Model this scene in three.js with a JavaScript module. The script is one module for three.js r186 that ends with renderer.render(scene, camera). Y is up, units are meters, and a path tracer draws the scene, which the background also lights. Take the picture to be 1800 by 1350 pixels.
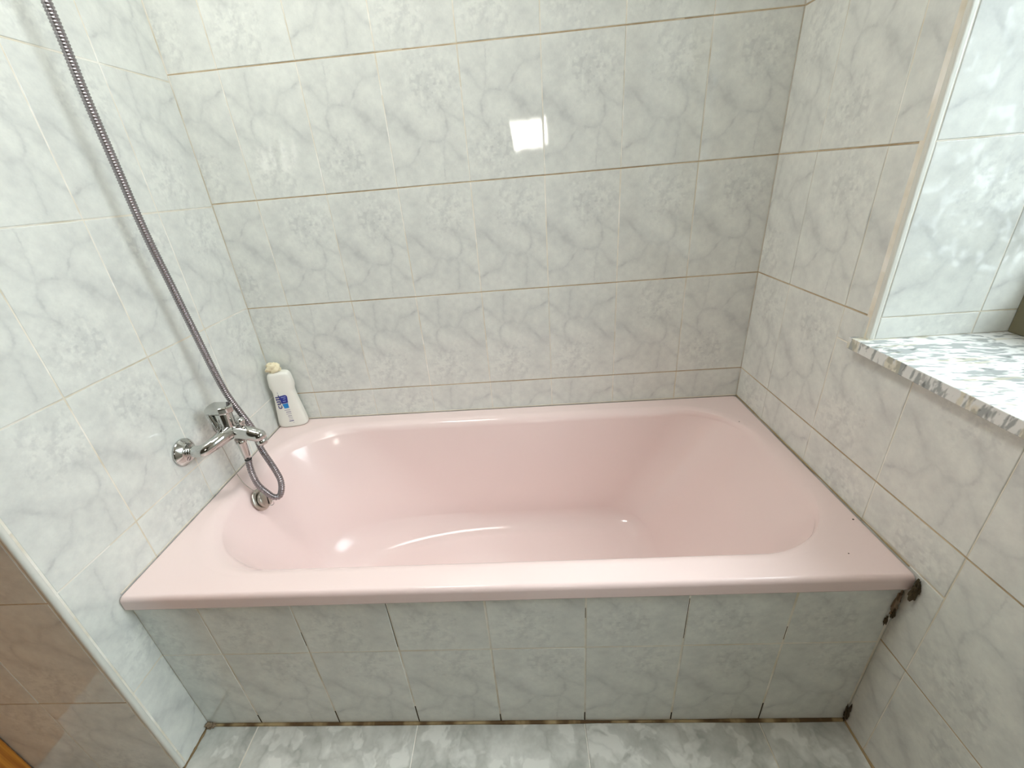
import * as THREE from 'three';
import { RectAreaLightUniformsLib } from 'three/addons/lights/RectAreaLightUniformsLib.js';
import { RoundedBoxGeometry } from 'three/addons/geometries/RoundedBoxGeometry.js';
import { mergeGeometries, mergeVertices } from 'three/addons/utils/BufferGeometryUtils.js';
import { FontLoader } from 'three/addons/loaders/FontLoader.js';
import { TextGeometry } from 'three/addons/geometries/TextGeometry.js';

// ------------------------------------------------------------------ camera, sky, lights, exposure
const scene = new THREE.Scene();
const FOCAL = 754.32;                                                  // pixels, in the 1800 x 1350 frame
const camera = new THREE.PerspectiveCamera(2 * Math.atan(675 / FOCAL) * 180 / Math.PI, 1800 / 1350, 0.05, 40);
camera.position.set(0.9221, 1.1804, 1.2743);
camera.rotation.order = 'YXZ';
camera.rotation.set(-0.4469, 0.0702, -0.0888);
camera.setViewOffset(1800, 1350, 20.4, 0, 1800, 1350);
scene.add(camera);

const renderer = new THREE.WebGLRenderer({ antialias: true });
renderer.toneMapping = THREE.LinearToneMapping;
renderer.toneMappingExposure = 1.12;
renderer.shadowMap.enabled = true;
RectAreaLightUniformsLib.init();

scene.background = new THREE.Color().setRGB(0.84, 0.97, 1.02).multiplyScalar(3.4);   // overcast daylight

// room, in metres: x along the tub, y up, z from the wall behind the tub towards the camera
const XL = 0.07, XR = 1.601, ZE = 0.789, XD = -0.312, ZF = 2.42, YC = 2.42;
const AP = 0.6974, RIM = 0.48, RIMF = 0.71;
const RZ0 = 0.447, RZ1 = 1.40, RY0 = 0.832, RY1 = 2.1, RX = 1.869;     // the window recess

// daylight that arrives through the window in the right wall
const daylight = new THREE.RectAreaLight(new THREE.Color().setRGB(0.90, 1.0, 1.04), 41, 1.6, 1.6);
daylight.name = 'window_daylight';                                     // bright overcast sky above the neighbouring roofs
daylight.position.set(RX + 0.62, 2.3, 0.95);
daylight.lookAt(0.25, 0.35, 0.7);
scene.add(daylight);

// ------------------------------------------------------------------ helpers
let seed = 7;
const rnd = () => { seed = (seed * 1664525 + 1013904223) >>> 0; return seed / 4294967296; };
const hash = (x, y, s) => { let h = Math.imul(x, 374761393) ^ Math.imul(y, 668265263) ^ Math.imul(s, 2147483647); h = Math.imul(h ^ (h >>> 13), 1274126177); return ((h ^ (h >>> 16)) >>> 0) / 4294967296; };
function noise(x, y, s = 1) {
  const ix = Math.floor(x), iy = Math.floor(y), fx = x - ix, fy = y - iy, u = fx * fx * (3 - 2 * fx), v = fy * fy * (3 - 2 * fy);
  const a = hash(ix, iy, s), b = hash(ix + 1, iy, s), c = hash(ix, iy + 1, s), d = hash(ix + 1, iy + 1, s);
  return (a + (b - a) * u + (c - a) * v + (a - b - c + d) * u * v) * 2 - 1;
}
const fbm = (x, y, s = 1, o = 4) => { let t = 0, a = 0.5; for (let i = 0; i < o; i++) { t += a * noise(x, y, s + i * 17); x *= 2.03; y *= 2.03; a *= 0.5; } return t; };
const clamp = THREE.MathUtils.clamp, lerp = THREE.MathUtils.lerp, smooth = THREE.MathUtils.smoothstep;

function texture(w, h, pixel, srgb = true) {
  const d = new Uint8Array(w * h * 4);
  for (let j = 0; j < h; j++) for (let i = 0; i < w; i++) {
    const c = pixel((i + 0.5) / w, (j + 0.5) / h), k = (j * w + i) * 4;
    d[k] = clamp(c[0], 0, 255); d[k + 1] = clamp(c[1], 0, 255); d[k + 2] = clamp(c[2], 0, 255); d[k + 3] = 255;
  }
  const t = new THREE.DataTexture(d, w, h);
  t.wrapS = t.wrapT = THREE.RepeatWrapping; t.magFilter = THREE.LinearFilter; t.minFilter = THREE.LinearMipmapLinearFilter; t.generateMipmaps = true;
  if (srgb) t.colorSpace = THREE.SRGBColorSpace;
  t.needsUpdate = true;
  return t;
}
const names = new Map();
function numbered(n) { const k = names.get(n) ?? 0; names.set(n, k + 1); return k ? n + '_' + String(k).padStart(3, '0') : n; }
function shade(o) { o.castShadow = true; o.receiveShadow = true; return o; }
function part(name, geo, mat, parent, label) {
  const m = shade(new THREE.Mesh(geo, mat)); m.name = name; parent.add(m);
  if (label) m.userData.label = label;
  return m;
}
function struct(name, geo, mat, label) {
  const m = geo ? shade(new THREE.Mesh(geo, mat)) : new THREE.Group(); m.name = name; scene.add(m);
  m.userData.kind = 'structure';
  if (label) m.userData.label = label;
  return m;
}
function thing(name, label, category, at = [0, 0, 0]) {
  const g = new THREE.Group(); g.name = numbered(name); g.position.set(...at); g.userData = { label, category }; scene.add(g);
  return g;
}
// uv in metres from the side each face looks to
function metres(geo) {
  const g = geo.index ? geo.toNonIndexed() : geo, p = g.attributes.position, n = g.attributes.normal, uv = new Float32Array(p.count * 2);
  for (let i = 0; i < p.count; i += 3) {
    const ax = Math.abs(n.getX(i) + n.getX(i + 1) + n.getX(i + 2)), ay = Math.abs(n.getY(i) + n.getY(i + 1) + n.getY(i + 2)), az = Math.abs(n.getZ(i) + n.getZ(i + 1) + n.getZ(i + 2));
    for (let k = i; k < i + 3; k++) {
      const x = p.getX(k), y = p.getY(k), z = p.getZ(k);
      const [a, b] = ay >= ax && ay >= az ? [x, z] : ax >= az ? [y + 0.37, z] : [x, y + 0.61];
      uv[k * 2] = a; uv[k * 2 + 1] = b;
    }
  }
  g.setAttribute('uv', new THREE.BufferAttribute(uv, 2));
  return g;
}
function box(x0, x1, y0, y1, z0, z1, r = 0) {
  const g = r ? new RoundedBoxGeometry(x1 - x0, y1 - y0, z1 - z0, 2, r) : new THREE.BoxGeometry(x1 - x0, y1 - y0, z1 - z0);
  return metres(g.translate((x0 + x1) / 2, (y0 + y1) / 2, (z0 + z1) / 2));
}
// a round bar through points with a radius at each; ripple(s) scales the radius along the length
function sweep(points, radii, steps, sides = 16, ripple, round = true, squash) {
  const curve = new THREE.CatmullRomCurve3(points.map((p) => new THREE.Vector3(...p)), false, 'centripetal'), frames = curve.computeFrenetFrames(steps, false);
  const pos = [], idx = [], uv = [], rings = [];
  const rad = (t) => { const f = t * (radii.length - 1), i = Math.min(radii.length - 2, Math.floor(f)); return lerp(radii[i], radii[i + 1], smooth(f - i, 0, 1)); };
  const ring = (c, n, b, r) => { rings.push(pos.length / 3); for (let k = 0; k <= sides; k++) { const a = k / sides * 2 * Math.PI, ca = Math.cos(a) * r, sa = Math.sin(a) * r * (squash ?? 1); pos.push(c.x + n.x * ca + b.x * sa, c.y + n.y * ca + b.y * sa, c.z + n.z * ca + b.z * sa); uv.push(k / sides, rings.length); } };
  const cap = (end) => { const t = end ? 1 : 0, c = curve.getPointAt(t), d = frames.tangents[end ? steps : 0].clone().multiplyScalar(end ? 1 : -1), r = rad(t), n = frames.normals[end ? steps : 0], b = frames.binormals[end ? steps : 0], L = round ? [0.25, 0.5, 0.72, 0.9, 0.98] : [];
    const list = L.map((s) => [c.clone().addScaledVector(d, r * s), r * Math.sqrt(1 - s * s)]); list.push([c.clone().addScaledVector(d, round ? r : 0), 1e-5]);
    if (!end) list.reverse();
    for (const [q, w] of list) ring(q, n, b, w); };
  cap(false);
  for (let i = 0; i <= steps; i++) ring(curve.getPointAt(i / steps), frames.normals[i], frames.binormals[i], rad(i / steps) * (ripple ? ripple(i / steps) : 1));
  cap(true);
  for (let i = 0; i + 1 < rings.length; i++) for (let k = 0; k < sides; k++) { const a = rings[i] + k, b = rings[i + 1] + k; idx.push(a, a + 1, b, a + 1, b + 1, b); }
  const g = new THREE.BufferGeometry();
  g.setAttribute('position', new THREE.Float32BufferAttribute(pos, 3)); g.setIndex(idx);
  const w = mergeVertices(g, 1e-6); w.computeVertexNormals();
  const q = w.attributes.position, uu = new Float32Array(q.count * 2); for (let i = 0; i < q.count; i++) { uu[i * 2] = q.getX(i); uu[i * 2 + 1] = q.getY(i); }
  w.setAttribute('uv', new THREE.BufferAttribute(uu, 2));
  return w;
}
const lathe = (pts, seg = 32) => new THREE.LatheGeometry(pts.map(([r, y]) => new THREE.Vector2(r, y)), seg);

// ------------------------------------------------------------------ materials
// the printed marble pattern of the 20 x 30 cm wall tiles: veins given as points (from left, from top) with width and depth of tone
const VEINS = [
  [[[-0.02, 0.40], [0.12, 0.46], [0.24, 0.53], [0.36, 0.62], [0.43, 0.65]], 0.030, 0.62],
  [[[0.43, 0.65], [0.56, 0.665], [0.72, 0.655]], 0.016, 0.62],
  [[[0.72, 0.655], [0.78, 0.57], [0.77, 0.46], [0.70, 0.40]], 0.013, 0.6],
  [[[0.77, 0.46], [0.9, 0.5], [1.02, 0.56]], 0.018, 0.5],
  [[[0.72, 0.655], [0.68, 0.78], [0.665, 0.95]], 0.009, 0.5],
  [[[0.43, 0.65], [0.36, 0.74], [0.30, 0.79], [0.14, 0.83], [-0.02, 0.86]], 0.015, 0.6],
  [[[0.74, 0.66], [0.83, 0.73], [0.92, 0.81], [1.02, 0.84]], 0.016, 0.5],
  [[[0.55, 0.30], [0.62, 0.20], [0.70, 0.10], [0.72, -0.02]], 0.02, 0.35],
  [[[0.1, 0.1], [0.22, 0.2], [0.2, 0.33]], 0.03, 0.22],
];
const near = (px, py, pts) => { let m = 9; for (let i = 0; i + 1 < pts.length; i++) { const ax = pts[i][0] * 0.2, ay = pts[i][1] * 0.3, bx = pts[i + 1][0] * 0.2 - ax, by = pts[i + 1][1] * 0.3 - ay, t = clamp(((px - ax) * bx + (py - ay) * by) / (bx * bx + by * by), 0, 1); m = Math.min(m, Math.hypot(px - ax - bx * t, py - ay - by * t)); } return m; };
function tilePrint(s, light, dark, depth) {
  return texture(300, 450, (u, v) => {
    const x = u * 0.2, y = (1 - v) * 0.3, wx = x + 0.008 * fbm(x * 45, y * 45, s) + 0.003 * fbm(x * 190, y * 190, s + 3), wy = y + 0.008 * fbm(x * 45 + 9, y * 45, s + 5) + 0.003 * fbm(x * 190, y * 190 + 4, s + 7);
    let t = 0;
    for (const [pts, w, k] of VEINS) { const d = near(wx, wy, pts), ww = w * 0.2 * (1 + 0.55 * noise(x * 60, y * 60, s + 11)); t = Math.max(t, 0.8 * k * Math.exp(-(d * d) / (ww * ww * 3.4)) * clamp(0.62 + 0.75 * noise(x * 55, y * 55, s + 13), 0.12, 1.1), 0.62 * k * Math.exp(-d / (ww * 3.6))); }
    const cx = (u - 0.6) / 0.38, cy = (1 - v - 0.24) / 0.24, cluster = Math.exp(-(cx * cx + cy * cy)), speck = smooth(fbm(x * 105, y * 105, s + 21), -0.12, 0.5);
    t = Math.max(t, 0.42 * cluster * speck) + 0.2 * fbm(x * 26, y * 26, s + 31) + 0.16 * fbm(x * 90, y * 90, s + 37) + 0.07 * fbm(x * 330, y * 330, s + 41);
    t -= 0.22 * cluster * smooth(fbm(x * 110 + 5, y * 110, s + 51), 0.1, 0.5);
    t = clamp((t + 0.12) * depth * 0.86, 0, 1);
    return [lerp(light[0], dark[0], t), lerp(light[1], dark[1], t), lerp(light[2], dark[2], t)];
  });
}
const glazeBump = texture(128, 128, (u, v) => { const per = (k, s) => { let t = 0; for (let i = 0; i < 4; i++) t += Math.sin(2 * Math.PI * (Math.round(hash(i, k, s) * 5 + 1) * u + Math.round(hash(i, k, s + 9) * 5 - 2) * v) + 6.28 * hash(i, k, s + 3)); return t; }; const g = 128 + 22 * per(1, 5) + 4 * noise(u * 40, v * 40, 8); return [g, g, g]; }, false);
const LIGHT = [229, 232, 226], DARK = [182, 185, 184];
const tileMats = [1, 61].map((s, i) => new THREE.MeshPhysicalMaterial({ name: 'glazed_tile_' + i, map: tilePrint(s, LIGHT, DARK, 1), roughness: 0.05, ior: 1.5, bumpMap: glazeBump, bumpScale: 0.0003 }));
const groutPale = new THREE.MeshStandardMaterial({ name: 'pale_grout', roughness: 0.9, map: texture(256, 256, (u, v) => { const t = 0.5 + 0.9 * fbm(u * 9, v * 9, 71) + 0.3 * fbm(u * 60, v * 60, 75); return [lerp(244, 218, t), lerp(242, 211, t), lerp(234, 192, t)]; }) });
const groutTan = new THREE.MeshStandardMaterial({ name: 'tan_grout', roughness: 0.9, map: texture(256, 256, (u, v) => { const t = 0.5 + 0.9 * fbm(u * 7, v * 7, 81) + 0.3 * fbm(u * 60, v * 60, 85); return [lerp(212, 166, t), lerp(197, 144, t), lerp(170, 112, t)]; }) });
const groutMouldy = new THREE.MeshStandardMaterial({ name: 'mouldy_grout', roughness: 0.9, map: texture(256, 256, (u, v) => { const t = smooth(fbm(u * 14, v * 14, 91) + 0.3 * fbm(u * 70, v * 70, 95), -0.1, 0.28); return [lerp(214, 58, t), lerp(208, 50, t), lerp(190, 36, t)]; }) });
for (const m of [groutPale, groutTan, groutMouldy]) m.map.repeat.set(1.5, 1.5);
const sealant = new THREE.MeshStandardMaterial({ name: 'stained_sealant', roughness: 0.75, map: texture(256, 256, (u, v) => { const t = smooth(fbm(u * 16, v * 16, 101), -0.3, 0.35); return [lerp(176, 96, t), lerp(156, 74, t), lerp(116, 44, t)]; }) });
sealant.map.repeat.set(2, 2);
const floorTex = (s) => texture(420, 420, (u, v) => {
  const x = u * 0.4, y = v * 0.4, wx = x + 0.03 * fbm(x * 14, y * 14, s), wy = y + 0.03 * fbm(x * 14 + 7, y * 14, s + 2);
  const r1 = Math.pow(1 - Math.abs(fbm(wx * 16, wy * 16, s + 4)) * 2.2, 3), cloud = fbm(wx * 20, wy * 20, s + 9), lightP = smooth(fbm(wx * 27 + 3, wy * 27, s + 15), 0.08, 0.3), fine = fbm(x * 180, y * 180, s + 19);
  const t = clamp(0.42 + 0.55 * cloud + 0.34 * clamp(r1, 0, 1) - 0.42 * lightP + 0.12 * fine, 0, 1);
  return [lerp(220, 164, t), lerp(222, 167, t), lerp(216, 160, t)];
});
const floorMats = [201, 251, 301].map((s, i) => new THREE.MeshPhysicalMaterial({ name: 'floor_tile_' + i, map: floorTex(s), roughness: 0.32 }));
const marble = new THREE.MeshPhysicalMaterial({ name: 'streaked_marble', roughness: 0.12, map: texture(768, 768, (u, v) => {
  const x = u * 0.9, y = v * 0.9, wx = x + 0.012 * fbm(x * 18, y * 30, 401), wy = y + 0.007 * fbm(x * 22, y * 34, 403);
  const streak = fbm(wx * 46 + wy * 34, wy * 165 - wx * 40, 407, 3), big = fbm(wx * 12, wy * 36, 411, 3), t = 0.85 * smooth(streak + 0.4 * big, 0.0, 0.3), ochre = smooth(fbm(wx * 14, wy * 60, 417), 0.26, 0.42), deep = smooth(fbm(wx * 40, wy * 80, 419), 0.34, 0.5);
  return [lerp(lerp(226, 150, t), 208, ochre * 0.4) - 40 * deep, lerp(lerp(228, 156, t), 198, ochre * 0.4) - 40 * deep, lerp(lerp(225, 155, t), 164, ochre * 0.4) - 40 * deep];
}) });
marble.map.repeat.set(1 / 0.9, 1 / 0.9);
const enamel = new THREE.MeshPhysicalMaterial({ name: 'pink_enamel', color: new THREE.Color(0xefdad6), roughness: 0.13, ior: 1.45 });
const chrome = new THREE.MeshStandardMaterial({ name: 'chrome', color: new THREE.Color(0xcbcbc8), metalness: 1, roughness: 0.07 });
const steel = new THREE.MeshStandardMaterial({ name: 'brushed_steel', color: new THREE.Color(0xb9b4ab), metalness: 1, roughness: 0.33 });
const hoseMetal = new THREE.MeshStandardMaterial({ name: 'hose_metal', color: new THREE.Color(0x989396), metalness: 1, roughness: 0.22 });
const blackRubber = new THREE.MeshStandardMaterial({ name: 'black_rubber', color: 0x1b1a1a, roughness: 0.6 });
const trimWhite = new THREE.MeshPhysicalMaterial({ name: 'white_trim', color: new THREE.Color(0xdcddd5), roughness: 0.2 });
const plaster = new THREE.MeshStandardMaterial({ name: 'white_plaster', color: new THREE.Color(0xe8e6dd), roughness: 0.9 });
const paint = new THREE.MeshStandardMaterial({ name: 'grey_paint', color: new THREE.Color(0x625e55), roughness: 0.9 });
const plastic = new THREE.MeshPhysicalMaterial({ name: 'white_plastic', color: new THREE.Color(0xf0efe6), roughness: 0.35 });
const dirt = new THREE.MeshStandardMaterial({ name: 'dark_dirt', color: new THREE.Color(0x3d3426), roughness: 1 });
const wood = new THREE.MeshPhysicalMaterial({ name: 'varnished_pine', roughness: 0.3, map: texture(256, 512, (u, v) => { const g = 0.5 + 0.5 * Math.sin(46 * (u + 0.06 * fbm(u * 3, v * 5, 501)) + 3 * fbm(u * 6, v * 2, 505)), f = fbm(u * 70, v * 4, 509); const t = clamp(0.65 * g + 0.5 * f, 0, 1); return [lerp(206, 160, t), lerp(138, 92, t), lerp(52, 26, t)]; }) });

// ------------------------------------------------------------------ tiles
// one tile, its face at z = 0, edges rounded over 1.5 mm; (u0, v0) metres into the print, flip turns the print upside down
const tileGeos = new Map();
function tileGeo(w, h, u0, v0, pw, ph, flip) {
  const key = [w, h, u0, v0, flip].map((x) => (+x).toFixed(4)).join();
  if (tileGeos.has(key)) return tileGeos.get(key);
  const b = 0.0016, t = 0.004, X = w / 2, Y = h / 2, pos = [], nor = [], uv = [];
  const put = (x, y, z, n) => { pos.push(x, y, z); nor.push(...n); let a = (u0 + X + x) / pw, c = (v0 + Y + y) / ph; if (flip) { a = 1 - a; c = 1 - c; } uv.push(a, c); };
  const quad = (p, n) => { for (const k of [0, 1, 2, 0, 2, 3]) put(...p[k], n[k]); };
  const Z = [0, 0, 1], x1 = X - b, y1 = Y - b;
  quad([[-x1, -y1, 0], [x1, -y1, 0], [x1, y1, 0], [-x1, y1, 0]], [Z, Z, Z, Z]);
  const cs = [[-1, -1], [1, -1], [1, 1], [-1, 1]], ns = [[0, -1, 0], [1, 0, 0], [0, 1, 0], [-1, 0, 0]];
  for (let k = 0; k < 4; k++) {
    const [ax, ay] = cs[k], [bx, by] = cs[(k + 1) % 4], n = ns[k];
    quad([[ax * X, ay * Y, -b], [bx * X, by * Y, -b], [bx * x1, by * y1, 0], [ax * x1, ay * y1, 0]], [n, n, Z, Z]);
    quad([[ax * X, ay * Y, -t], [bx * X, by * Y, -t], [bx * X, by * Y, -b], [ax * X, ay * Y, -b]], [n, n, n, n]);
  }
  const g = new THREE.BufferGeometry();
  g.setAttribute('position', new THREE.Float32BufferAttribute(pos, 3)); g.setAttribute('normal', new THREE.Float32BufferAttribute(nor, 3)); g.setAttribute('uv', new THREE.Float32BufferAttribute(uv, 2));
  tileGeos.set(key, g);
  return g;
}
// wall is placed so that its tile faces lie in its own plane z = 0; us and vs are the joints from edge to edge; holes are [u0, u1, v0, v1]
const VG = 0.0014, HG = 0.0022;
function layTiles(wall, us, vs, o = {}) {
  const { holes = [], mats = tileMats, pw = 0.2, ph = 0.3, flip = () => rnd() < 0.5, grout = groutTan, lip = 0.001, vg = VG, hg = HG, upside = false, cutLeft = true } = o;
  const cuts = (a0, a1, b0, b1) => {
    let list = [[a0, a1, b0, b1]];
    for (const [h0, h1, k0, k1] of holes) list = list.flatMap(([p, q, r, s]) => {
      if (h0 >= q - 1e-6 || h1 <= p + 1e-6 || k0 >= s - 1e-6 || k1 <= r + 1e-6) return [[p, q, r, s]];
      const out = []; if (k0 > r + 0.004) out.push([p, q, r, k0]); if (k1 < s - 0.004) out.push([p, q, k1, s]);
      const r2 = Math.max(r, k0), s2 = Math.min(s, k1); if (h0 > p + 0.004) out.push([p, h0, r2, s2]); if (h1 < q - 0.004) out.push([h1, q, r2, s2]);
      return out;
    });
    return list;
  };
  for (let j = 0; j + 1 < vs.length; j++) for (let i = 0; i + 1 < us.length; i++) {
    const f = flip(i, j), m = mats[Math.floor(rnd() * mats.length)], fullU = us[i + 1] - us[i] > pw - 0.03, fromU = i === 0 && !fullU ? us[i + 1] - pw : us[i], fromV = j === 0 && vs[1] - vs[0] < ph - 0.03 ? vs[1] - ph : vs[j];
    for (const [a, b, c, d] of cuts(us[i], us[i + 1], vs[j], vs[j + 1])) {
      const w = b - a - vg, h = d - c - hg;
      if (w < 0.004 || h < 0.004) continue;
      const t = part('tile', tileGeo(w, h, a - fromU, c - fromV, pw, ph, f), m, wall);
      t.position.set((a + b) / 2, (c + d) / 2, (rnd() - 0.5) * lip * 0.5);
      t.rotation.set((rnd() - 0.5) * 0.0035, (rnd() - 0.5) * 0.0035, 0);
    }
  }
  if (grout) for (let j = 1; j + 1 < vs.length; j++) {
    let spans = [[us[0], us[us.length - 1]]];
    for (const [h0, h1, k0, k1] of holes) if (vs[j] > k0 && vs[j] < k1) spans = spans.flatMap(([p, q]) => [[p, Math.min(q, h0)], [Math.max(p, h1), q]].filter(([r, s]) => s > r + 0.01));
    for (const [p, q] of spans) part('grout_line', box(p, q, vs[j] - hg * 0.62, vs[j] + hg * 0.62, -0.003, -0.0007), grout, wall);
  }
}
const range = (a, b, n) => Array.from({ length: n }, (_, i) => a + (b - a) * i);
function slab(name, w0, w1, h0, h1, mat, label, thick = 0.12) { return struct(name, box(w0, w1, h0, h1, -thick, -0.0009), mat, label); }

// wall behind the tub
const wallBack = slab('wall_back', XL - 0.12, XR + 0.12, 0, YC, groutPale, 'pale marbled tile wall behind the pink bathtub');
layTiles(wallBack, [XL, ...range(0.2, 0.4, 7), XR], [0.4, 0.577, 0.877, 1.177, 1.477, 1.777, 2.077, YC], { flip: (i, j) => (j === 1 ? i !== 0 && i !== 6 : j === 0 ? i > 2 : j === 2 ? i === 0 : rnd() < 0.5) });
// left wall beside the mixer, ending in a rounded corner
const wallLeft = slab('wall_left', -ZE + 0.004, 0.0, 0, YC, groutPale, 'pale marbled tile wall carrying the bath mixer', 0.1);
wallLeft.rotation.y = Math.PI / 2; wallLeft.position.set(XL, 0, 0);
layTiles(wallLeft, [-ZE + 0.012, -0.6, -0.4, -0.203, 0], [0, 0.279, 0.581, 0.879, 1.171, 1.462, 1.757, 2.057, YC], { grout: groutPale, hg: 0.0019, flip: (i, j) => (i + j) % 3 === 1 });
// short wall that turns away beyond the corner
const wallReturn = slab('wall_return', XD - 0.1, XL - 0.004, 0, YC, groutPale, 'shaded tile wall turning away beside the door frame', 0.09);
wallReturn.position.set(0, 0, ZE);
layTiles(wallReturn, [XD, -0.134, XL - 0.012], [0, 0.268, 0.57, 0.87, 1.17, 1.47, 1.77, 2.07, YC], {});
const corner = struct('trim_1', box(XL - 0.0118, XL + 0.0002, 0, YC, ZE - 0.0118, ZE + 0.0002, 0.0055), trimWhite, 'rounded white corner trim at the end of the left wall');
// right wall with the window recess
const wallRight = struct('wall_right', metres(mergeGeometries([box(0, RZ0 - 0.0205, 0, YC, -0.3, -0.0014), box(RZ1 + 0.0205, ZF, 0, YC, -0.3, -0.0014), box(RZ0 - 0.0205, RZ1 + 0.0205, 0, RY0 - 0.024, -0.3, -0.0014), box(RZ0 - 0.0205, RZ1 + 0.0205, RY1 + 0.02, YC, -0.3, -0.0014)])), groutPale, 'pale marbled tile wall around the window recess');
wallRight.rotation.y = -Math.PI / 2; wallRight.position.set(XR, 0, 0);
layTiles(wallRight, [0, 0.158, 0.362, 0.567, 0.757, 0.957, 1.157, 1.357, 1.557, 1.757, 1.957, 2.157, ZF], [0, 0.282, 0.577, 0.877, 1.177, 1.477, 1.777, 2.077, YC], { holes: [[RZ0 - 0.011, RZ1 + 0.011, RY0 - 0.024, RY1], [0.567, 0.757, 0.4812, 0.4828]], flip: (i, j) => (i * 2 + j) % 3 === 0 });
// recess: the side next to the tub, the far side and the top
const recessSide = struct('wall_recess_side', box(0, RX - XR + 0.05, RY0, RY1, -0.02, -0.0014), groutPale, 'bright tiled side of the window recess');
recessSide.position.set(XR, 0, RZ0);
layTiles(recessSide, [0.011, 0.192, RX - XR], [RY0, 0.877, 1.177, 1.477, 1.777, RY1], { grout: groutPale, hg: 0.0016, flip: () => false });
const recessFar = struct('wall_recess_far', box(-(RX - XR + 0.05), 0, RY0, RY1, -0.02, -0.0014), groutPale, 'tiled side of the window recess away from the tub');
recessFar.rotation.y = Math.PI; recessFar.position.set(XR, 0, RZ1);
layTiles(recessFar, [-(RX - XR), -0.192, -0.011], [RY0, 0.877, 1.177, 1.477, 1.777, RY1], { grout: groutPale, hg: 0.0016, flip: () => false });
struct('trim_2', box(XR - 0.0005, XR + 0.0108, RY0, RY1, RZ0 - 0.0108, RZ0 + 0.0005, 0.004), trimWhite, 'white rounded edge trim of the window recess');
struct('trim_3', box(XR - 0.0005, XR + 0.0108, RY0, RY1, RZ1 - 0.0005, RZ1 + 0.0108, 0.004), trimWhite, 'white edge trim of the recess away from the tub');
struct('wall_recess_top', box(XR, RX + 0.05, RY1, RY1 + 0.02, RZ0, RZ1), plaster, 'plastered top of the window recess');

// floor of 40 cm tiles
const floor = struct('floor', box(XD - 0.1, XR + 0.3, -ZF, 0.1, -0.1, -0.0016), groutPale, 'grey marbled bathroom floor');
floor.rotation.x = -Math.PI / 2;
layTiles(floor, [XD, -0.197, 0.203, 0.607, 1.01, 1.41, XR], [-ZF, -2.3, -1.9, -1.5, -1.1, -0.7], { mats: floorMats, pw: 0.4, ph: 0.4, grout: groutMouldy, vg: 0.002, hg: 0.003 });
struct('ceiling', box(XD - 0.1, XR + 0.3, YC, YC + 0.1, -0.12, ZF + 0.1), plaster, 'white plaster ceiling');
struct('wall_front', box(XD - 0.1, XR + 0.3, 0, YC, ZF, ZF + 0.1), paint, 'grey painted wall facing the bathtub');
// wall with the door, left of the camera
struct('wall_door', mergeGeometries([box(XD - 0.1, XD, 2.06, YC, ZE, ZF), box(XD - 0.1, XD, 0, 2.06, 1.75, ZF)]), paint, 'grey painted wall around the wooden door');
const door = struct('door_1', null, null, 'varnished pine door in a pine frame');
const uvScale = (g) => { const a = g.attributes.uv; for (let i = 0; i < a.count; i++) a.setXY(i, a.getX(i) / 0.12, a.getY(i) / 0.8); return g; };
const swapUv = (g) => { const a = g.attributes.uv; for (let i = 0; i < a.count; i++) a.setXY(i, a.getY(i), a.getX(i)); return uvScale(g); };
part('door_leaf', swapUv(box(XD - 0.07, XD - 0.03, 0.008, 2.0, ZE + 0.08, 1.68)), wood, door);
part('door_post', swapUv(box(XD - 0.1, XD + 0.012, 0, 2.06, ZE + 0.001, ZE + 0.08, 0.004)), wood, door);
part('door_post', swapUv(box(XD - 0.1, XD + 0.012, 0, 2.06, 1.68, 1.75, 0.004)), wood, door);
part('door_head', swapUv(box(XD - 0.1, XD + 0.012, 2.0, 2.06, ZE + 0.08, 1.68, 0.004)), wood, door);
const knob = part('door_handle', new THREE.SphereGeometry(0.025, 20, 14).translate(XD + 0.02, 1.02, 1.6), steel, door);
part('handle_stem', new THREE.CylinderGeometry(0.008, 0.012, 0.06, 16).rotateZ(Math.PI / 2).translate(XD - 0.01, 1.02, 1.6), steel, knob);

// ------------------------------------------------------------------ window
const win = struct('window_1', null, null, 'window of patterned glass in a dark olive frame');
const frameMat = new THREE.MeshStandardMaterial({ name: 'olive_frame', color: new THREE.Color(0x6f6a52), roughness: 0.5 });
part('frame_rail', box(RX - 0.012, RX + 0.04, RY0, RY0 + 0.085, RZ0, RZ1, 0.003), frameMat, win);
part('frame_rail', box(RX - 0.004, RX + 0.04, RY1 - 0.05, RY1, RZ0, RZ1, 0.003), frameMat, win);
part('frame_stile', box(RX - 0.004, RX + 0.04, RY0 + 0.085, RY1 - 0.05, RZ0, RZ0 + 0.03, 0.003), frameMat, win);
part('frame_stile', box(RX - 0.004, RX + 0.04, RY0 + 0.085, RY1 - 0.05, RZ1 - 0.03, RZ1, 0.003), frameMat, win);
const glass = new THREE.MeshPhysicalMaterial({ name: 'patterned_glass', transmission: 1, thickness: 0, roughness: 0.22, ior: 1.5, map: texture(512, 512, (u, v) => { const t = smooth(fbm(u * 22, v * 34, 601, 3), 0.08, 0.26); const c = lerp(128, 255, t); return [c, c, c]; }) });
glass.map.repeat.set(2.2, 2.2);
part('pane', box(RX + 0.014, RX + 0.018, RY0 + 0.085, RY1 - 0.05, RZ0 + 0.03, RZ1 - 0.03), glass, win, 'patterned frosted window pane');

// sill
const sill = thing('window_sill', 'polished white marble window sill streaked with grey', 'window sill', [0, 0, 0]);
part('slab', box(XR - 0.021, RX, RY0 - 0.0235, RY0, RZ0 - 0.024, RZ1 + 0.024, 0.0015), marble, sill);

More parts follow.
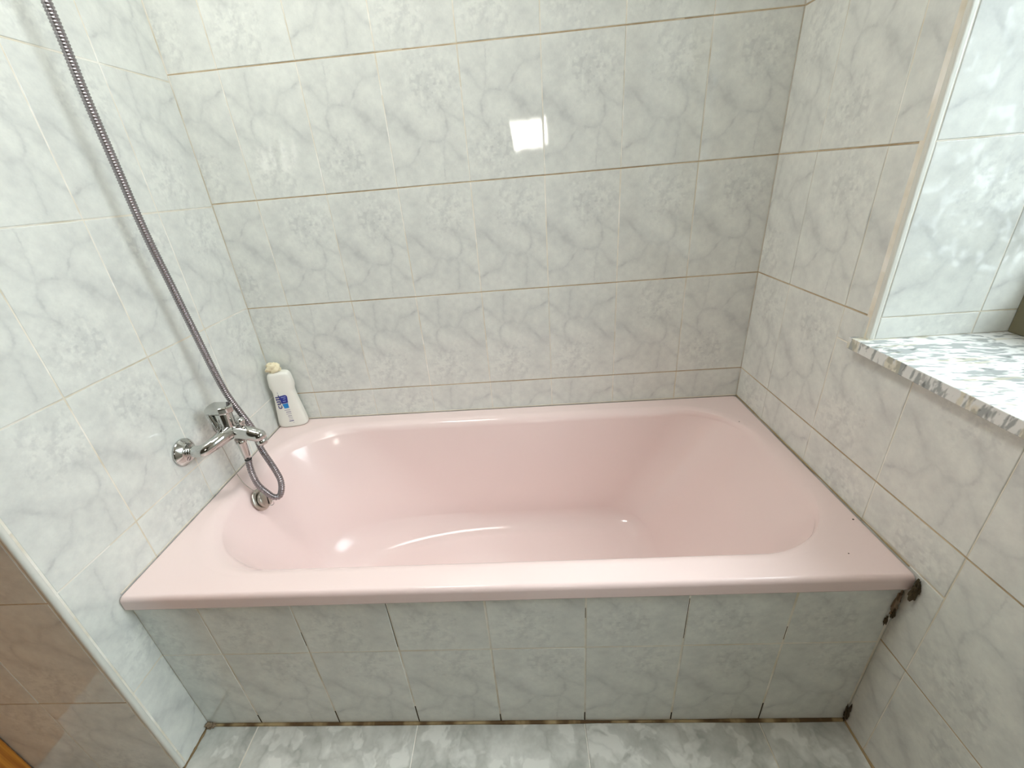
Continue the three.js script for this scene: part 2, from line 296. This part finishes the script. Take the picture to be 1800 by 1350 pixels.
// ------------------------------------------------------------------ bathtub
function tubGeometry() {
  const NS = 14, NC = 24, pos = [], idx = [];
  // ring(bounds, corner radii BL BR FR FL, heights F R B L)
  const ring = ([x0, x1, z0, z1], [rBL, rBR, rFR, rFL], [yF, yR, yB, yL], long = 1) => {   // long stretches the corners at the left end along the tub
    const P = [], side = (ax, az, bx, bz, y) => { for (let k = 0; k < NS; k++) { const t = k / NS; P.push([lerp(ax, bx, t), y, lerp(az, bz, t)]); } };
    const arc = (cx, cz, rx, r, a0, ya, yb) => { for (let k = 0; k < NC; k++) { const t = k / NC, a = a0 + t * Math.PI / 2; P.push([cx + rx * Math.cos(a), lerp(ya, yb, smooth(t, 0, 1)), cz - r * Math.sin(a)]); } };
    side(x0 + rFL * long, z1, x1 - rFR, z1, yF); arc(x1 - rFR, z1 - rFR, rFR, rFR, -Math.PI / 2, yF, yR);
    side(x1, z1 - rFR, x1, z0 + rBR, yR); arc(x1 - rBR, z0 + rBR, rBR, rBR, 0, yR, yB);
    side(x1 - rBR, z0, x0 + rBL * long, z0, yB); arc(x0 + rBL * long, z0 + rBL, rBL * long, rBL, Math.PI / 2, yB, yL);
    side(x0, z0 + rBL, x0, z1 - rFL, yL); arc(x0 + rFL * long, z1 - rFL, rFL * long, rFL, Math.PI, yL, yF);
    for (const p of P) pos.push(...p);
    return P.length;
  };
  const out = [XL + 0.001, XR - 0.001, 0.001, RIMF], same = (y) => [y, y, y, y], grow = (d) => [out[0] + d, out[1] - d, out[2] + d, out[3] - d];
  let rings = 0, n = 0;
  const add = (...a) => { n = ring(...a); rings++; };
  // turned-down lip
  add(grow(0.009), same4(0.003), same(RIM - 0.036)); add(grow(0.001), same4(0.004), same(RIM - 0.036)); add(grow(0), same4(0.004), same(RIM - 0.033)); add(grow(0), same4(0.005), same(RIM - 0.012));
  for (const k of [0.25, 0.5, 0.75, 1]) { const a = k * Math.PI / 2; add(grow(0.009 * (1 - Math.cos(a))), same4(0.006 + 0.004 * k), same(RIM - 0.012 + 0.012 * Math.sin(a))); }
  // side profiles: rim corner, wall, floor; each gives the same count of [inward, y]
  const FLOOR = 0.095, OPEN = [0.134, 1.552, 0.072, 0.638];
  const profile = (travel, r1, r2, fall) => {
    const H = RIM - FLOOR, th = Math.atan2(H, travel), t1 = r1 * Math.tan(th / 2), t2 = r2 * Math.tan(th / 2), L = Math.hypot(travel, H), dx = travel / L, dy = -H / L, pts = [];
    for (let k = 0; k <= 10; k++) { const a = th * k / 10; pts.push([-t1 + r1 * Math.sin(a), RIM - r1 * (1 - Math.cos(a))]); }
    for (let k = 1; k <= 8; k++) { const s = lerp(t1, L - t2, k / 9); pts.push([dx * s, RIM + dy * s]); }
    for (let k = 0; k <= 12; k++) { const a = th * (1 - k / 12); pts.push([travel + t2 - r2 * Math.sin(a), FLOOR + r2 * (1 - Math.cos(a))]); }
    const e = travel + t2; for (const f of [0.35, 0.7, 1]) pts.push([lerp(e, fall, f), FLOOR - 0.004 * f]);
    return pts;
  };
  const pF = profile(0.07, 0.03, 0.06, 0.275), pB = profile(0.07, 0.03, 0.065, 0.275), pL = profile(0.15, 0.035, 0.16, 0.33), pR = profile(0.30, 0.05, 0.10, 0.52);
  for (let j = 0; j < pF.length; j++) {
    const b = [OPEN[0] + pL[j][0], OPEN[1] - pR[j][0], OPEN[2] + pB[j][0], OPEN[3] - pF[j][0]], f = clamp((j - 4) / 20, 0, 1), half = (b[3] - b[2]) / 2 - 0.002;
    const rl = Math.min(half, lerp(0.2, 0.2, f)), rr = Math.min(half, lerp(0.205, 0.075, Math.pow(f, 0.8)));
    add(b, [rl, rr, rr, rl], [pF[j][1], pR[j][1], pB[j][1], pL[j][1]], lerp(1, 2.6, smooth(f, 0.1, 1)));
  }
  for (let r = 0; r + 1 < rings; r++) for (let i = 0; i < n; i++) { const a = r * n + i, b = r * n + (i + 1) % n, c = a + n, d = b + n; idx.push(a, b, d, a, d, c); }
  const last = (rings - 1) * n, mid = pos.length / 3; let sx = 0, sz = 0; for (let i = 0; i < n; i++) { sx += pos[(last + i) * 3]; sz += pos[(last + i) * 3 + 2]; }
  pos.push(sx / n, FLOOR - 0.004, sz / n); for (let i = 0; i < n; i++) idx.push(last + i, last + (i + 1) % n, mid);
  const g = new THREE.BufferGeometry(); g.setAttribute('position', new THREE.Float32BufferAttribute(pos, 3)); g.setIndex(idx); g.computeVertexNormals();
  const q = g.attributes.position, uv = new Float32Array(q.count * 2); for (let i = 0; i < q.count; i++) { uv[i * 2] = q.getX(i); uv[i * 2 + 1] = q.getZ(i) + q.getY(i); }
  g.setAttribute('uv', new THREE.BufferAttribute(uv, 2));
  return g;
}
function same4(r) { return [r, r, r, r]; }
const tub = thing('bathtub', 'pink enamel bathtub built in between tiled walls', 'bathtub');
part('basin', tubGeometry(), enamel, tub);
for (const [x, z, r] of [[1.583, 0.568, 0.0022], [1.516, 0.655, 0.0015], [1.535, 0.166, 0.0016]]) part('dirt_speck', new THREE.SphereGeometry(r, 8, 6).scale(1, 0.4, 0.8).translate(x, RIM + 0.0002, z), dirt, tub, 'tiny dark speck on the rim');

// tiled apron below the rim
const apron = thing('bath_apron', 'grey marbled tile apron below the pink bathtub rim', 'bath panel', [0, 0, AP]);
part('backing', box(XL + 0.001, XR - 0.001, 0, RIM - 0.037, -0.012, -0.0009), groutPale, apron);
layTiles(apron, [XL + 0.001, ...range(0.211, 0.411, 7), XR - 0.004], [0.003, 0.2765, RIM - 0.0365], { grout: groutPale, flip: (i, j) => j === 0 ? false : true, hg: 0.0022, vg: 0.0024, lip: 0.002 });
for (let k = 0; k < 7; k++) part('mould_streak', box(0.2097 + 0.2 * k, 0.2123 + 0.2 * k, 0.004, 0.03 + 0.045 * hash(k, 3, 5), -0.003, -0.0006), dirt, apron, 'dark mould at the foot of a joint');
for (const [k, y0, y1] of [[1, 0.30, 0.345], [2, 0.29, 0.44], [4, 0.37, 0.4], [5, 0.30, 0.42], [6, 0.29, 0.33]]) part('mould_streak', box(0.2099 + 0.2 * k, 0.2112 + 0.2 * k, y0, y1, -0.003, -0.0008), dirt, apron);
// crumbling mortar in the corner by the right wall
const crumb = (x, y, z, sx, sy, sz, s) => { const g = new THREE.IcosahedronGeometry(1, 5), p = g.attributes.position; for (let i = 0; i < p.count; i++) { const k = 0.85 + 1.5 * fbm(p.getX(i) * 1.9 + s + 0.8 * p.getZ(i), p.getY(i) * 4.2 + p.getZ(i) * 1.7, 700 + s, 4); p.setXYZ(i, p.getX(i) * k * sx + x, p.getY(i) * k * sy + y, p.getZ(i) * k * sz + z); } const m = mergeVertices(g.deleteAttribute('normal').deleteAttribute('uv'), 1e-6); m.computeVertexNormals(); return m; };
const mortarMat = new THREE.MeshStandardMaterial({ name: 'old_mortar', color: new THREE.Color(0x4c422e), roughness: 1 });
const mortarPale = new THREE.MeshStandardMaterial({ name: 'crumbly_mortar', color: new THREE.Color(0x8d7c66), roughness: 1 });
part('mortar', crumb(XR - 0.006, 0.454, RIMF + 0.0085, 0.0065, 0.021, 0.004, 1), mortarMat, apron, 'dark crumbling mortar in the corner').position.z = -AP;
part('mortar', crumb(XR - 0.005, 0.39, AP + 0.002, 0.006, 0.028, 0.0035, 2), mortarPale, apron).position.z = -AP;
part('mortar', crumb(XR - 0.005, 0.366, AP + 0.003, 0.0025, 0.016, 0.003, 3), mortarMat, apron).position.z = -AP;
part('mortar', crumb(XR - 0.010, 0.346, AP + 0.002, 0.0025, 0.014, 0.002, 4), mortarMat, apron).position.z = -AP;
part('mortar', crumb(XR - 0.004, 0.03, AP + 0.004, 0.004, 0.034, 0.004, 5), mortarMat, apron).position.z = -AP;
part('mortar', crumb(XL + 0.008, 0.006, AP + 0.005, 0.011, 0.006, 0.006, 6), mortarPale, apron).position.z = -AP;
// stained sealant along floor and tub
const bead = (a, b, r, s) => { const pts = [], n = 14; for (let i = 0; i <= n; i++) pts.push([lerp(a[0], b[0], i / n) + 0.0006 * noise(i * 1.7, s, 31), lerp(a[1], b[1], i / n), lerp(a[2], b[2], i / n) + 0.0006 * noise(i * 1.3, s, 37)]); return sweep(pts, range(0, 1, n + 1).map((i) => r * (0.85 + 0.35 * noise(i * 0.9, s, 41))), 60, 8); };
struct('trim_4', bead([XL + 0.01, 0.0005, AP + 0.002], [XR - 0.006, 0.0005, AP + 0.002], 0.0042, 1), sealant, 'brown stained joint between apron and floor');
struct('trim_5', bead([XR - 0.001, 0.0005, AP], [XR - 0.001, 0.0005, 1.5], 0.004, 2), sealant, 'brown stained joint between floor and right wall');
struct('trim_6', bead([XL + 0.001, 0.0005, AP], [XL + 0.001, 0.0005, ZE], 0.0036, 3), sealant, 'brown stained joint between floor and left wall');
const silicone = new THREE.MeshStandardMaterial({ name: 'silicone', color: new THREE.Color(0xd8cdbd), roughness: 0.5 });
struct('trim_7', bead([XL + 0.003, RIM, 0.001], [XR - 0.003, RIM, 0.001], 0.0017, 4), silicone, 'pale joint between tub rim and back wall');
struct('trim_8', bead([XR - 0.001, RIM, 0.003], [XR - 0.001, RIM, AP - 0.01], 0.0016, 5), sealant, 'stained joint between tub rim and right wall');
struct('trim_9', bead([XL + 0.001, RIM, 0.003], [XL + 0.001, RIM, AP], 0.0016, 6), silicone, 'pale joint between tub rim and left wall');

// ------------------------------------------------------------------ mixer tap
const mixer = thing('bath_mixer', 'chrome single-lever bath mixer on the tiled wall', 'tap');
const RZA = 0.424, RZB = 0.276, RYM = 0.637;
for (const z of [RZA, RZB]) {
  const ro = part('rosette', lathe([[0.0001, 0], [0.0345, 0], [0.0345, 0.003], [0.033, 0.006], [0.0235, 0.0145], [0.0205, 0.0165], [0.014, 0.0175], [0.012, 0.018]], 40).rotateZ(-Math.PI / 2), chrome, mixer);
  ro.position.set(XL + 0.001, RYM, z);
  part('union_nut', new THREE.CylinderGeometry(0.0125, 0.0125, 0.014, 24).rotateZ(-Math.PI / 2).translate(XL + 0.026, RYM, z), chrome, mixer);
}
part('body', sweep([[XL + 0.03, RYM, RZA], [XL + 0.052, RYM + 0.001, RZA], [XL + 0.071, RYM + 0.008, 0.402], [XL + 0.080, RYM + 0.012, 0.374], [XL + 0.083, RYM + 0.013, 0.35], [XL + 0.080, RYM + 0.012, 0.326], [XL + 0.071, RYM + 0.008, 0.298], [XL + 0.052, RYM + 0.001, RZB], [XL + 0.03, RYM, RZB]], [0.0145, 0.0155, 0.0165, 0.0185, 0.0205, 0.0185, 0.0165, 0.0155, 0.0145], 60, 24), chrome, mixer);
part('spout', sweep([[0.14, 0.648, 0.35], [0.168, 0.645, 0.351], [0.195, 0.639, 0.352], [0.222, 0.630, 0.353]], [0.019, 0.0195, 0.0185, 0.0165], 30, 28), chrome, mixer);
part('nozzle', lathe([[0.0001, 0], [0.010, 0], [0.0125, 0.002], [0.0135, 0.006], [0.0135, 0.02], [0.0001, 0.02]], 28), chrome, mixer).position.set(0.224, 0.605, 0.353);
part('cartridge', lathe([[0.021, 0], [0.0215, 0.012], [0.0195, 0.016], [0.0195, 0.05], [0.016, 0.056], [0.0001, 0.056]], 32), chrome, mixer).position.set(0.148, 0.652, 0.35);
const lever = new THREE.Group(); lever.name = 'lever'; lever.position.set(0.148, 0.70, 0.35); lever.rotation.z = -0.05; mixer.add(lever);
{
  const cap = new THREE.Shape(); cap.moveTo(-0.026, -0.016); cap.lineTo(0.006, -0.017); cap.quadraticCurveTo(0.020, -0.013, 0.024, 0); cap.quadraticCurveTo(0.020, 0.013, 0.006, 0.017); cap.lineTo(-0.026, 0.016); cap.quadraticCurveTo(-0.032, 0, -0.026, -0.016);
  const g = new THREE.ExtrudeGeometry(cap, { depth: 0.010, bevelEnabled: true, bevelThickness: 0.005, bevelSize: 0.005, bevelSegments: 4, curveSegments: 12 }).rotateX(-Math.PI / 2);
  part('lever_cap', g, chrome, lever).position.set(0, 0.008, 0);
  const sk = part('lever_blade', new RoundedBoxGeometry(0.011, 0.062, 0.036, 4, 0.005), chrome, lever); sk.position.set(-0.0225, -0.014, 0.001); sk.rotation.z = 0.24;
}
const dk = part('diverter_knob', lathe([[0.0001, 0], [0.0105, 0], [0.0105, 0.004], [0.007, 0.007], [0.0062, 0.015], [0.0085, 0.019], [0.0095, 0.024], [0.0085, 0.029], [0.005, 0.032], [0.0001, 0.033]], 24), chrome, mixer); dk.position.set(0.187, 0.652, 0.351);
part('hose_outlet', lathe([[0.0001, 0], [0.0135, 0], [0.0135, -0.012], [0.0115, -0.014], [0.0108, -0.03], [0.0092, -0.052], [0.0088, -0.06], [0.0001, -0.06]], 28), chrome, mixer).position.set(0.167, 0.624, 0.352);

// ------------------------------------------------------------------ shower hose
const hosePts = [[0.167, 0.5545, 0.352], [0.166, 0.547, 0.354], [0.17, 0.515, 0.362], [0.182, 0.488, 0.372], [0.202, 0.468, 0.379], [0.219, 0.451, 0.38], [0.231, 0.45, 0.376], [0.24, 0.468, 0.37], [0.24, 0.491, 0.361], [0.231, 0.51, 0.352], [0.215, 0.534, 0.34], [0.2, 0.556, 0.33], [0.19, 0.57, 0.322], [0.182, 0.634, 0.316], [0.169, 0.675, 0.316], [0.146, 0.74, 0.312], [0.128, 0.909, 0.312], [0.126, 1.022, 0.321], [0.126, 1.134, 0.332], [0.128, 1.27, 0.338], [0.132, 1.378, 0.345], [0.136, 1.462, 0.348], [0.138, 1.517, 0.351], [0.138, 1.62, 0.358], [0.132, 1.74, 0.366], [0.122, 1.80, 0.37]];
{
  const c = new THREE.CatmullRomCurve3(hosePts.map((p) => new THREE.Vector3(...p)), false, 'centripetal'), L = c.getLength(), turns = Math.round(L / 0.0052);
  const hose = thing('shower_hose', 'ribbed chrome shower hose looping below the mixer and rising along the wall', 'hose');
  part('ribbed_hose', sweep(hosePts, [0.0079, 0.0079], turns * 6, 12, (t) => 1 + 0.09 * Math.sin(t * turns * 2 * Math.PI)), hoseMetal, hose);
  part('rubber_ring', new THREE.TorusGeometry(0.0072, 0.0018, 8, 24).rotateX(Math.PI / 2).translate(0.167, 0.5585, 0.352), blackRubber, hose, 'black sealing ring');
}
// bracket above, outside the picture, where the hose ends in the hand shower
const bracket = thing('shower_bracket', 'chrome wall bracket holding the hand shower', 'bracket', [XL + 0.001, 1.83, 0.37]);
part('mount', lathe([[0.0001, 0], [0.024, 0], [0.024, 0.006], [0.012, 0.012], [0.010, 0.035], [0.0001, 0.035]], 24).rotateZ(-Math.PI / 2), chrome, bracket);
const handset = thing('hand_shower', 'chrome hand shower resting in its bracket', 'hand shower', [0.122, 1.80, 0.37]);
part('handle', lathe([[0.0001, 0], [0.010, 0], [0.012, 0.06], [0.013, 0.15], [0.0001, 0.152]], 20).rotateZ(-0.25), chrome, handset);
part('head', lathe([[0.0001, 0], [0.03, 0.004], [0.036, 0.016], [0.02, 0.03], [0.0001, 0.034]], 28).rotateZ(-2.0 + Math.PI).translate(0.055, 0.165, 0), chrome, handset);

// ------------------------------------------------------------------ overflow, plug and chain
const OV = new THREE.Vector3(0.1615, 0.427, 0.358);
const overflow = thing('overflow_cover', 'round metal bath overflow with plug hung in it', 'overflow', OV.toArray());
overflow.rotation.z = 0.36;
part('flange', lathe([[0.0001, 0], [0.0315, 0], [0.0315, 0.002], [0.029, 0.0045], [0.024, 0.0062], [0.0225, 0.005], [0.0001, 0.005]], 36).rotateZ(-Math.PI / 2), steel, overflow);
const plug = part('plug', lathe([[0.0001, 0], [0.0215, 0], [0.0235, 0.003], [0.0235, 0.008], [0.0215, 0.0115], [0.015, 0.0135], [0.0001, 0.0142]], 36).rotateZ(-Math.PI / 2), steel, overflow); plug.position.set(0.0055, -0.003, -0.001);
part('plug_bar', new RoundedBoxGeometry(0.003, 0.036, 0.0026, 2, 0.001).rotateX(-0.5).translate(0.0138, 0, 0), blackRubber, plug);
part('plug_ring', new THREE.TorusGeometry(0.0062, 0.0011, 8, 24).rotateY(0.5).translate(0.014, -0.020, 0.002), chrome, plug);
{
  const c = new THREE.CatmullRomCurve3([[0.141, 0.631, 0.388], [0.1405, 0.60, 0.384], [0.139, 0.54, 0.377], [0.146, 0.492, 0.372], [0.164, 0.456, 0.366]].map((p) => new THREE.Vector3(...p))), n = 70, balls = [];
  for (let i = 0; i <= n; i++) balls.push(new THREE.SphereGeometry(0.00125, 8, 6).translate(...c.getPointAt(i / n).toArray()));
  balls.push(new THREE.TubeGeometry(c, 60, 0.0006, 6));
  const chain = shade(new THREE.Mesh(mergeGeometries(balls), steel)); chain.name = 'plug_chain'; chain.userData = { label: 'thin metal ball chain from mixer down to bath plug', category: 'chain' }; scene.add(chain);
}

// ------------------------------------------------------------------ shampoo bottle
const bottle = thing('shampoo_bottle', 'white plastic shampoo bottle with blue print in the tub corner', 'bottle', [0.122, RIM + 0.0012, 0.036]);
bottle.rotation.y = 0.16;
{
  // half width and half depth by height
  const prof = [[0, 0.040, 0.0185], [0.003, 0.0445, 0.021], [0.010, 0.0465, 0.022], [0.03, 0.0450, 0.022], [0.06, 0.0415, 0.0215], [0.09, 0.0375, 0.021], [0.115, 0.0345, 0.0205], [0.132, 0.0345, 0.0205], [0.142, 0.0375, 0.0205], [0.150, 0.0385, 0.0205], [0.165, 0.0375, 0.020], [0.180, 0.036, 0.0195], [0.189, 0.033, 0.018], [0.194, 0.028, 0.015], [0.1965, 0.018, 0.011], [0.1975, 0.0001, 0.0001]];
  const N = 48, pos = [], idx = [], rows = [];
  const P = new THREE.CatmullRomCurve3(prof.map(([y, a, b]) => new THREE.Vector3(a, y, b)));
  for (let j = 0; j <= 60; j++) { const p = P.getPoint(j / 60); rows.push(p); for (let i = 0; i < N; i++) { const a = i / N * 2 * Math.PI, c = Math.cos(a), s = Math.sin(a), e = 0.62; pos.push(Math.sign(c) * Math.pow(Math.abs(c), e) * Math.max(p.x, 0), p.y, Math.sign(s) * Math.pow(Math.abs(s), e) * Math.max(p.z, 0)); } }
  for (let j = 0; j < 60; j++) for (let i = 0; i < N; i++) { const a = j * N + i, b = j * N + (i + 1) % N; idx.push(a, a + N, b, b, a + N, b + N); }
  pos.push(0, 0, 0); const c0 = pos.length / 3 - 1; for (let i = 0; i < N; i++) idx.push(c0, i, (i + 1) % N);
  const g = new THREE.BufferGeometry(); g.setAttribute('position', new THREE.Float32BufferAttribute(pos, 3)); g.setIndex(idx); g.computeVertexNormals();
  g.setAttribute('uv', new THREE.Float32BufferAttribute(new Float32Array(pos.length / 3 * 2), 2));
  part('bottle_body', g, plastic, bottle);
  // printed decoration, laid on the front face (z up to 0.0215)
  const ink = (name, c) => new THREE.MeshStandardMaterial({ name, color: new THREE.Color(c), roughness: 0.4 });
  const navy = ink('navy_ink', 0x27318f), sky = ink('light_blue_ink', 0x1f86cf), purple = ink('purple_ink', 0x3d3a7c), grey = ink('grey_ink', 0xa9a3b4), pale = ink('pale_ink', 0x8d97cf);
  const FZ = 0.0212, print = new THREE.Group(); print.name = 'label_print'; print.position.set(-0.008, 0, FZ); print.userData.label = 'blue and grey printed label'; bottle.add(print);
  const flat = (s) => new THREE.ExtrudeGeometry(s, { depth: 0.0009, bevelEnabled: false, curveSegments: 10 });
  const poly = (p) => { const s = new THREE.Shape(); s.moveTo(...p[0]); p.slice(1).forEach((q) => s.lineTo(...q)); s.closePath(); return s; };
  const dot = new THREE.Shape(); dot.absarc(-0.0115, 0.1265, 0.0072, 0, 7); part('print_dot', flat(dot), purple, print);
  const blk = new THREE.Shape(); blk.moveTo(-0.005, 0.1165); blk.lineTo(0.013, 0.1195); blk.quadraticCurveTo(0.0205, 0.119, 0.0205, 0.112); blk.lineTo(0.0175, 0.0915); blk.lineTo(-0.002, 0.0895); blk.closePath(); part('print_block', flat(blk), navy, print);
  part('print_block', flat(poly([[-0.0015, 0.0875], [0.0165, 0.0895], [0.016, 0.0725], [0.0015, 0.0715]])), sky, print);
  const font = await new FontLoader().loadAsync('fonts/droid/droid_sans_bold.typeface.json');
  const word = (t, size) => { const q = new TextGeometry(t, { font, size, depth: 0.0009, curveSegments: 4, bevelEnabled: false }); q.computeBoundingBox(); const b = q.boundingBox; return q.translate(-b.min.x, -b.min.y, 0); };
  part('lettering', word('CUIL', 0.0122).scale(1.35, 1, 1).rotateZ(Math.PI / 2).translate(-0.004, 0.072, 0), purple, print, 'dark blue lettering running upwards');
  for (const [y, x0, x1] of [[0.114, 0.001, 0.0165], [0.1075, 0.006, 0.0145], [0.099, 0.003, 0.013]]) part('print_line', flat(poly([[x0, y], [x1, y + 0.001], [x1, y - 0.0022], [x0, y - 0.0032]])).translate(0, 0, 0.0003), pale, print);
  for (const [y, x0, x1, h] of [[0.0655, -0.001, 0.017, 0.0016], [0.0585, 0.002, 0.0175, 0.0028], [0.051, 0.001, 0.0175, 0.0016], [0.044, 0.004, 0.0165, 0.0026], [0.037, 0.004, 0.0175, 0.0016], [0.0305, 0.004, 0.017, 0.0014], [0.0175, 0.005, 0.0175, 0.0014]]) part('print_line', flat(poly([[x0, y], [x1, y], [x1, y - h], [x0, y - h]])), grey, print);
  part('print_line', flat(poly([[0.003, 0.0245], [0.018, 0.0255], [0.018, 0.0228], [0.003, 0.0218]])), purple, print);
  // crumpled cream topper
  const t = new THREE.IcosahedronGeometry(1, 16), p = t.attributes.position;
  for (let i = 0; i < p.count; i++) { const x = p.getX(i), y = p.getY(i), z = p.getZ(i), a = Math.atan2(z, x), r = Math.hypot(x, z), f = 1 + 0.16 * Math.sin(a * 3 + y * 5 + 2 * noise(x * 2, z * 2, 5)) * r + 0.2 * fbm(x * 2.2 + y, z * 2.2 - y, 811, 3) - 0.12 * Math.abs(Math.sin(a * 2.5 + 7 * r)) * Math.max(0, y); p.setXYZ(i, x * f * 0.023, y * f * 0.0185, z * f * 0.017); }
  const tg = mergeVertices(t.deleteAttribute('normal').deleteAttribute('uv'), 1e-7); tg.computeVertexNormals();
  part('crumpled_cap', tg, new THREE.MeshStandardMaterial({ name: 'cream_cap', color: new THREE.Color(0xebe0bf), roughness: 0.6 }), bottle, 'crumpled cream cap').position.set(-0.010, 0.209, 0);
}

// ------------------------------------------------------------------ wall lamp facing the tub
const lampPos = [1.02, 1.452, ZF];
const lamp = thing('wall_lamp', 'white rectangular lamp on the wall facing the bathtub', 'lamp', lampPos);
part('housing', new RoundedBoxGeometry(0.25, 0.21, 0.04, 3, 0.01).translate(0, 0, -0.02), trimWhite, lamp);
const lampGlow = new THREE.MeshStandardMaterial({ name: 'lamp_glow', color: 0xffffff, emissive: new THREE.Color().setRGB(1, 0.96, 0.88), emissiveIntensity: 5 });
part('diffuser', new RoundedBoxGeometry(0.225, 0.185, 0.01, 2, 0.004).translate(0, 0, -0.043), lampGlow, lamp, 'glowing white diffuser');
const lampLight = new THREE.RectAreaLight(new THREE.Color().setRGB(1, 0.95, 0.86), 15, 0.225, 0.185);
lampLight.name = 'wall_lamp_light'; lampLight.position.set(lampPos[0], lampPos[1], ZF - 0.052); lampLight.lookAt(lampPos[0], lampPos[1], 0); scene.add(lampLight);

// flush ceiling lamp above the tub, outside the picture
const cLamp = thing('ceiling_lamp', 'square white flush lamp on the ceiling above the bathtub', 'lamp', [0.44, YC, 0.66]);
part('housing', new RoundedBoxGeometry(0.44, 0.03, 0.44, 3, 0.008).translate(0, -0.0155, 0), trimWhite, cLamp);
part('diffuser', new RoundedBoxGeometry(0.4, 0.008, 0.4, 2, 0.003).translate(0, -0.033, 0), new THREE.MeshStandardMaterial({ name: 'ceiling_lamp_glow', color: 0xffffff, emissive: new THREE.Color().setRGB(1, 0.97, 0.9), emissiveIntensity: 4 }), cLamp, 'glowing white diffuser');
const cLight = new THREE.RectAreaLight(new THREE.Color().setRGB(1, 1, 0.965), 18.5, 0.4, 0.4);
cLight.name = 'ceiling_lamp_light'; cLight.position.set(0.44, YC - 0.042, 0.66); cLight.lookAt(0.44, 0, 0.66); scene.add(cLight);

renderer.render(scene, camera);
